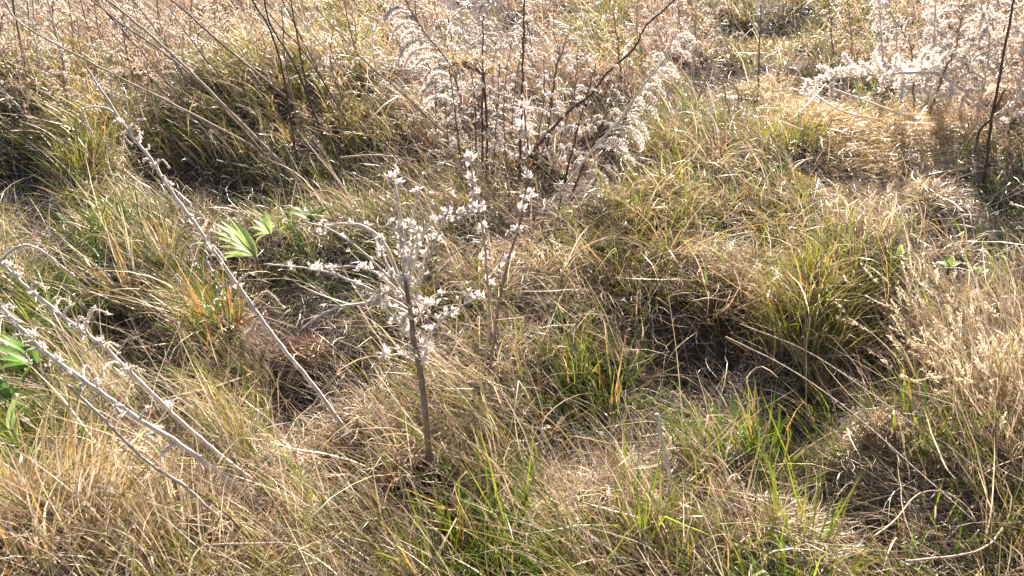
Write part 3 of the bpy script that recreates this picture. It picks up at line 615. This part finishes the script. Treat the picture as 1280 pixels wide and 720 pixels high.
rosette('small upright fingered leaves just right of the bright fan', (338, 292), [(317, 275), (322, 269), (331, 264), (314, 297), (320, 304), (312, 284)], 8, GL)
rosette('dark green fingered leaves spreading both ways under the shaded grass', (390, 276), [(352, 264), (361, 256), (372, 250), (371, 262), (396, 262), (423, 259), (404, 268), (412, 256)], 9, (.22, .32, .09))
rosette('broad bright green leaves at the left edge', (45, 455), [(2, 418), (-12, 432), (-5, 450), (12, 470), (30, 425), (-14, 470), (20, 428), (-8, 420), (30, 480), (40, 425)], 11, (.17, .31, .06), z=.2)
rosette('cluster of fresh green leaves low on the left edge', (12, 500), [(-6, 470), (6, 474), (-16, 486), (26, 486), (24, 508), (-10, 512), (16, 480)], 9, (.17, .30, .07), z=.14)
rosette('upright pale green leaf standing in the lower left straw', (22, 550), [(25, 492), (16, 500), (33, 505)], 11, (.36, .46, .18), z=.16)
rosette('small green leaves low among the straw at right', (1186, 334), [(1170, 328), (1176, 320), (1192, 319), (1202, 328), (1198, 338)], 7, (.26, .38, .08), z=.1)
rosette('tiny upright green leaf in the straw at right', (1122, 320), [(1126, 305), (1130, 312)], 6, (.36, .50, .10), z=.16)
rosette('small green leaves right of the other low leaves', (1224, 342), [(1212, 334), (1222, 331), (1236, 336)], 7, (.26, .38, .08), z=.1)

# --- single tufts one can point to
def tuft(label, px, py, n, h, w, pal_w, spread=.05, lean=0., side=math.pi, th=(.1, .9), canopy=.02, cat='grass tuft', extra=None, name='grass_tuft', heads=False):
    b = at_z(px, py, canopy); s = pxsize(b); t = empty(name, (b[0], b[1], float(terrain(b[0], b[1])))); tag(t, label, cat)
    r = spread*np.sqrt(R.random(n)); ph = R.uniform(0, 2*math.pi, n)
    x, y = b[0]+r*np.cos(ph), b[1]+r*np.sin(ph); P = np.stack([x, y, terrain(x, y)-.01], -1)
    az = np.arctan2(np.sin(ph)+lean*math.sin(side)+R.normal(0, .3, n), np.cos(ph)+lean*math.cos(side)+R.normal(0, .3, n))
    c = PC[R.choice(len(PN), n, p=pal_w)]*np.exp(R.normal(0, .15, (n, 1))); L = h*R.uniform(.55, 1.15, n)
    v, q, tt = blades(P, L, w*R.uniform(.6, 1.3, n), az, np.abs(R.normal(th[0], .12, n)), th[1]*R.uniform(.4, 1.2, n), R.normal(0, .3, n), R.normal(0, .7, n), 7)
    m = MB(); m.add(v, q, tt, rep(c, 7)); m.build('blades', M_GRASS, t, smooth=False)
    if heads:
        vv = v.reshape(n, 15, 3); f = MB()
        for i in R.choice(n, min(n, heads), replace=False):
            tip = vv[i, 14]; d = vv[i, 14]-vv[i, 10]; d /= np.linalg.norm(d)+1e-9
            H = np.array([tip-d*.05, tip-d*.02, tip+d*.02]); k = 26; u = R.random((k, 1))
            f.hairs(H[0]*(1-u)+H[2]*u, d+R.normal(0, .35, (k, 3)), .013, .004, PC[1]*np.exp(R.normal(0, .1, (k, 1))))
        f.build('seed_heads', M_FLUFF, t)
    return t
gg = pal(green=.38, lime=.32, olive=.12, straw=.10, gold=.08); gy = pal(green=.25, lime=.45, gold=.1, olive=.2); tp = pal(straw=.5, pale=.2, pink=.3); kk = pal(olive=.32, lime=.40, gold=.14, orange=.03, green=.11)
tuft('fresh green and yellow tuft with orange tips beside the dark hollow', 768, 505, 46, .27, .007, pal(green=.35, lime=.4, orange=.13, gold=.12), .05, th=(.15, .6))
tuft('dense dark green tuft left of the orange-tipped one', 715, 470, 80, .20, .005, gg, .07, .3, th=(.15, .8))
tuft('large yellow-green tuft standing over the dark hollow at right', 1000, 420, 300, .18, .005, kk, .14, .2, th=(.15, .7))
tuft('yellow-green tuft behind the largest yellow-green one', 1060, 370, 150, .17, .005, kk, .12, .2, th=(.15, .8))
tuft('bright green tuft growing inside the dark hollow', 955, 580, 60, .22, .006, gg, .06, .2, th=(.15, .9))
tuft('tall tan grass clump at the right edge with pale drooping seed heads', 1250, 560, 330, .29, .0035, tp, .15, .9, math.pi, th=(.1, 1.1), heads=60)
tuft('tan grass clump behind the right edge clump', 1225, 470, 200, .24, .0035, tp, .14, 1.0, math.pi, th=(.15, 1.1), heads=35)
tuft('feathery straw grass arching left over the right side of the dark hollow', 1165, 470, 90, .36, .003, tp, .06, 1.2, math.pi*.9, th=(.3, 1.2), heads=45)
tuft('green tuft at the bottom of the meadow, below the branching weed', 625, 690, 80, .25, .006, gg, .09, .2, th=(.1, .6))
tuft('green and straw tuft left of the lowest green one', 560, 715, 70, .24, .005, gy, .07, .2, th=(.1, .7))
tuft('slim yellow-green blades standing upright below the white stick', 800, 690, 36, .34, .006, gy, .05, .2, th=(.05, .4))
tuft('sprawling green tuft at the bottom right', 1010, 715, 70, .26, .006, gy, .09, .2, th=(.15, .9))
tuft('small green tuft near the lower right corner', 1150, 560, 60, .22, .006, gy, .08, .2, th=(.15, .9))
tuft('sunlit olive tuft leaning over the hollow at far left', 110, 215, 240, .26, .005, pal(olive=.4, lime=.3, straw=.3), .14, .5, 0.2, th=(.2, .9))
tuft('orange and green tuft under the long leaning stem', 280, 435, 80, .22, .006, pal(olive=.4, green=.2, orange=.2, gold=.2), .06, .4, th=(.2, .9))
tuft('straw and lime blades fanning up left of the bright fingered leaves', 200, 330, 90, .22, .005, pal(pale=.3, straw=.3, lime=.3, gold=.1), .07, .7, th=(.2, .8))
tuft('cream flattened blades at far left of the green grass', 160, 370, 26, .34, .008, pal(pale=.6, gold=.4), .04, 1.6, math.pi*.75, th=(.3, .8))
tuft('yellow-green tuft beside the golden matted grass', 980, 210, 110, .20, .005, kk, .13, .2, th=(.15, .9))
tuft('tan sheaf of straw fanned out in the lower left corner', 95, 700, 240, .30, .0055, pal(pale=.5, straw=.35, gold=.15), .12, .8, .9, th=(.15, .9))
tuft('second sheaf of straw right of the corner one', 235, 715, 150, .26, .005, pal(pale=.5, straw=.35, pink=.15), .10, .6, 1.1, th=(.15, .9))
# matted brown nests of dry grass
def nest(label, px, py, r, c, n=1400):
    b = at_z(px, py, .12); g = np.array([b[0], b[1], float(terrain(b[0], b[1]))]); t = MB()
    u = R.normal(0, 1, (n, 3)); u /= np.linalg.norm(u, axis=1, keepdims=True); u[:, 2] = np.abs(u[:, 2])
    P = g+u*np.array([r, r*.8, r*.75])*R.uniform(.6, 1, (n, 1))**.5+np.array([0, 0, .04])
    D = np.cross(u, R.normal(0, 1, (n, 3))); az = np.arctan2(D[:, 1], D[:, 0])
    v, q, tt = blades(P, R.uniform(.02, .07, n), R.uniform(.0015, .003, n), az, R.uniform(.9, 1.7, n), R.uniform(1.2, 2.1, n), R.normal(0, 2.2, n), R.normal(0, 1, n), 5, clamp=False)
    t.add(v, q, tt, rep(np.array(c)*np.exp(R.normal(0, .22, (n, 1))), 5)); o = t.build('grass_clump', M_GRASS, None, False); tag(o, label, 'dry grass clump', 'matted clumps of dry grass')
nest('round rusty brown matted clump left of the branching weed', 375, 395, .075, (.36, .21, .11))
nest('straw coloured curly clump at lower right', 1040, 585, .065, (.42, .30, .18))
nest('pale curly clump above the other one at lower right', 1105, 520, .05, (.42, .31, .19), 900)

# ------------------------------------------------------------------ light
SUN_AZ, SUN_EL = math.radians(14), math.radians(28)          # the sun stands ahead, to the right of straight ahead
sd = bpy.data.lights.new('sun', 'SUN'); sd.energy = 5.0; sd.angle = math.radians(.53); sd.color = (1, .885, .75)
so = bpy.data.objects.new('sun', sd); col.objects.link(so)
v = Vector((math.sin(SUN_AZ)*math.cos(SUN_EL), math.cos(SUN_AZ)*math.cos(SUN_EL), math.sin(SUN_EL)))
so.rotation_euler = v.to_track_quat('Z', 'Y').to_euler(); so.location = (3, 6, 6)
w = bpy.data.worlds.new('World'); C.world = w; w.use_nodes = True; nt = w.node_tree
sky = nt.nodes.new('ShaderNodeTexSky'); sky.sky_type = 'NISHITA'; sky.sun_disc = False; sky.sun_elevation = SUN_EL; sky.sun_rotation = SUN_AZ
sky.dust_density = 2
bg = nt.nodes['Background']; bg.inputs['Strength'].default_value = .055; nt.links.new(sky.outputs[0], bg.inputs['Color'])
vs = C.view_settings; vs.view_transform = 'Standard'; vs.look = 'None'; vs.exposure = 1.8; vs.gamma = 1; vs.use_curve_mapping = False
C.cycles.max_bounces = 5; C.cycles.diffuse_bounces = 2; C.cycles.transmission_bounces = 4; C.cycles.glossy_bounces = 2; C.cycles.transparent_max_bounces = 8
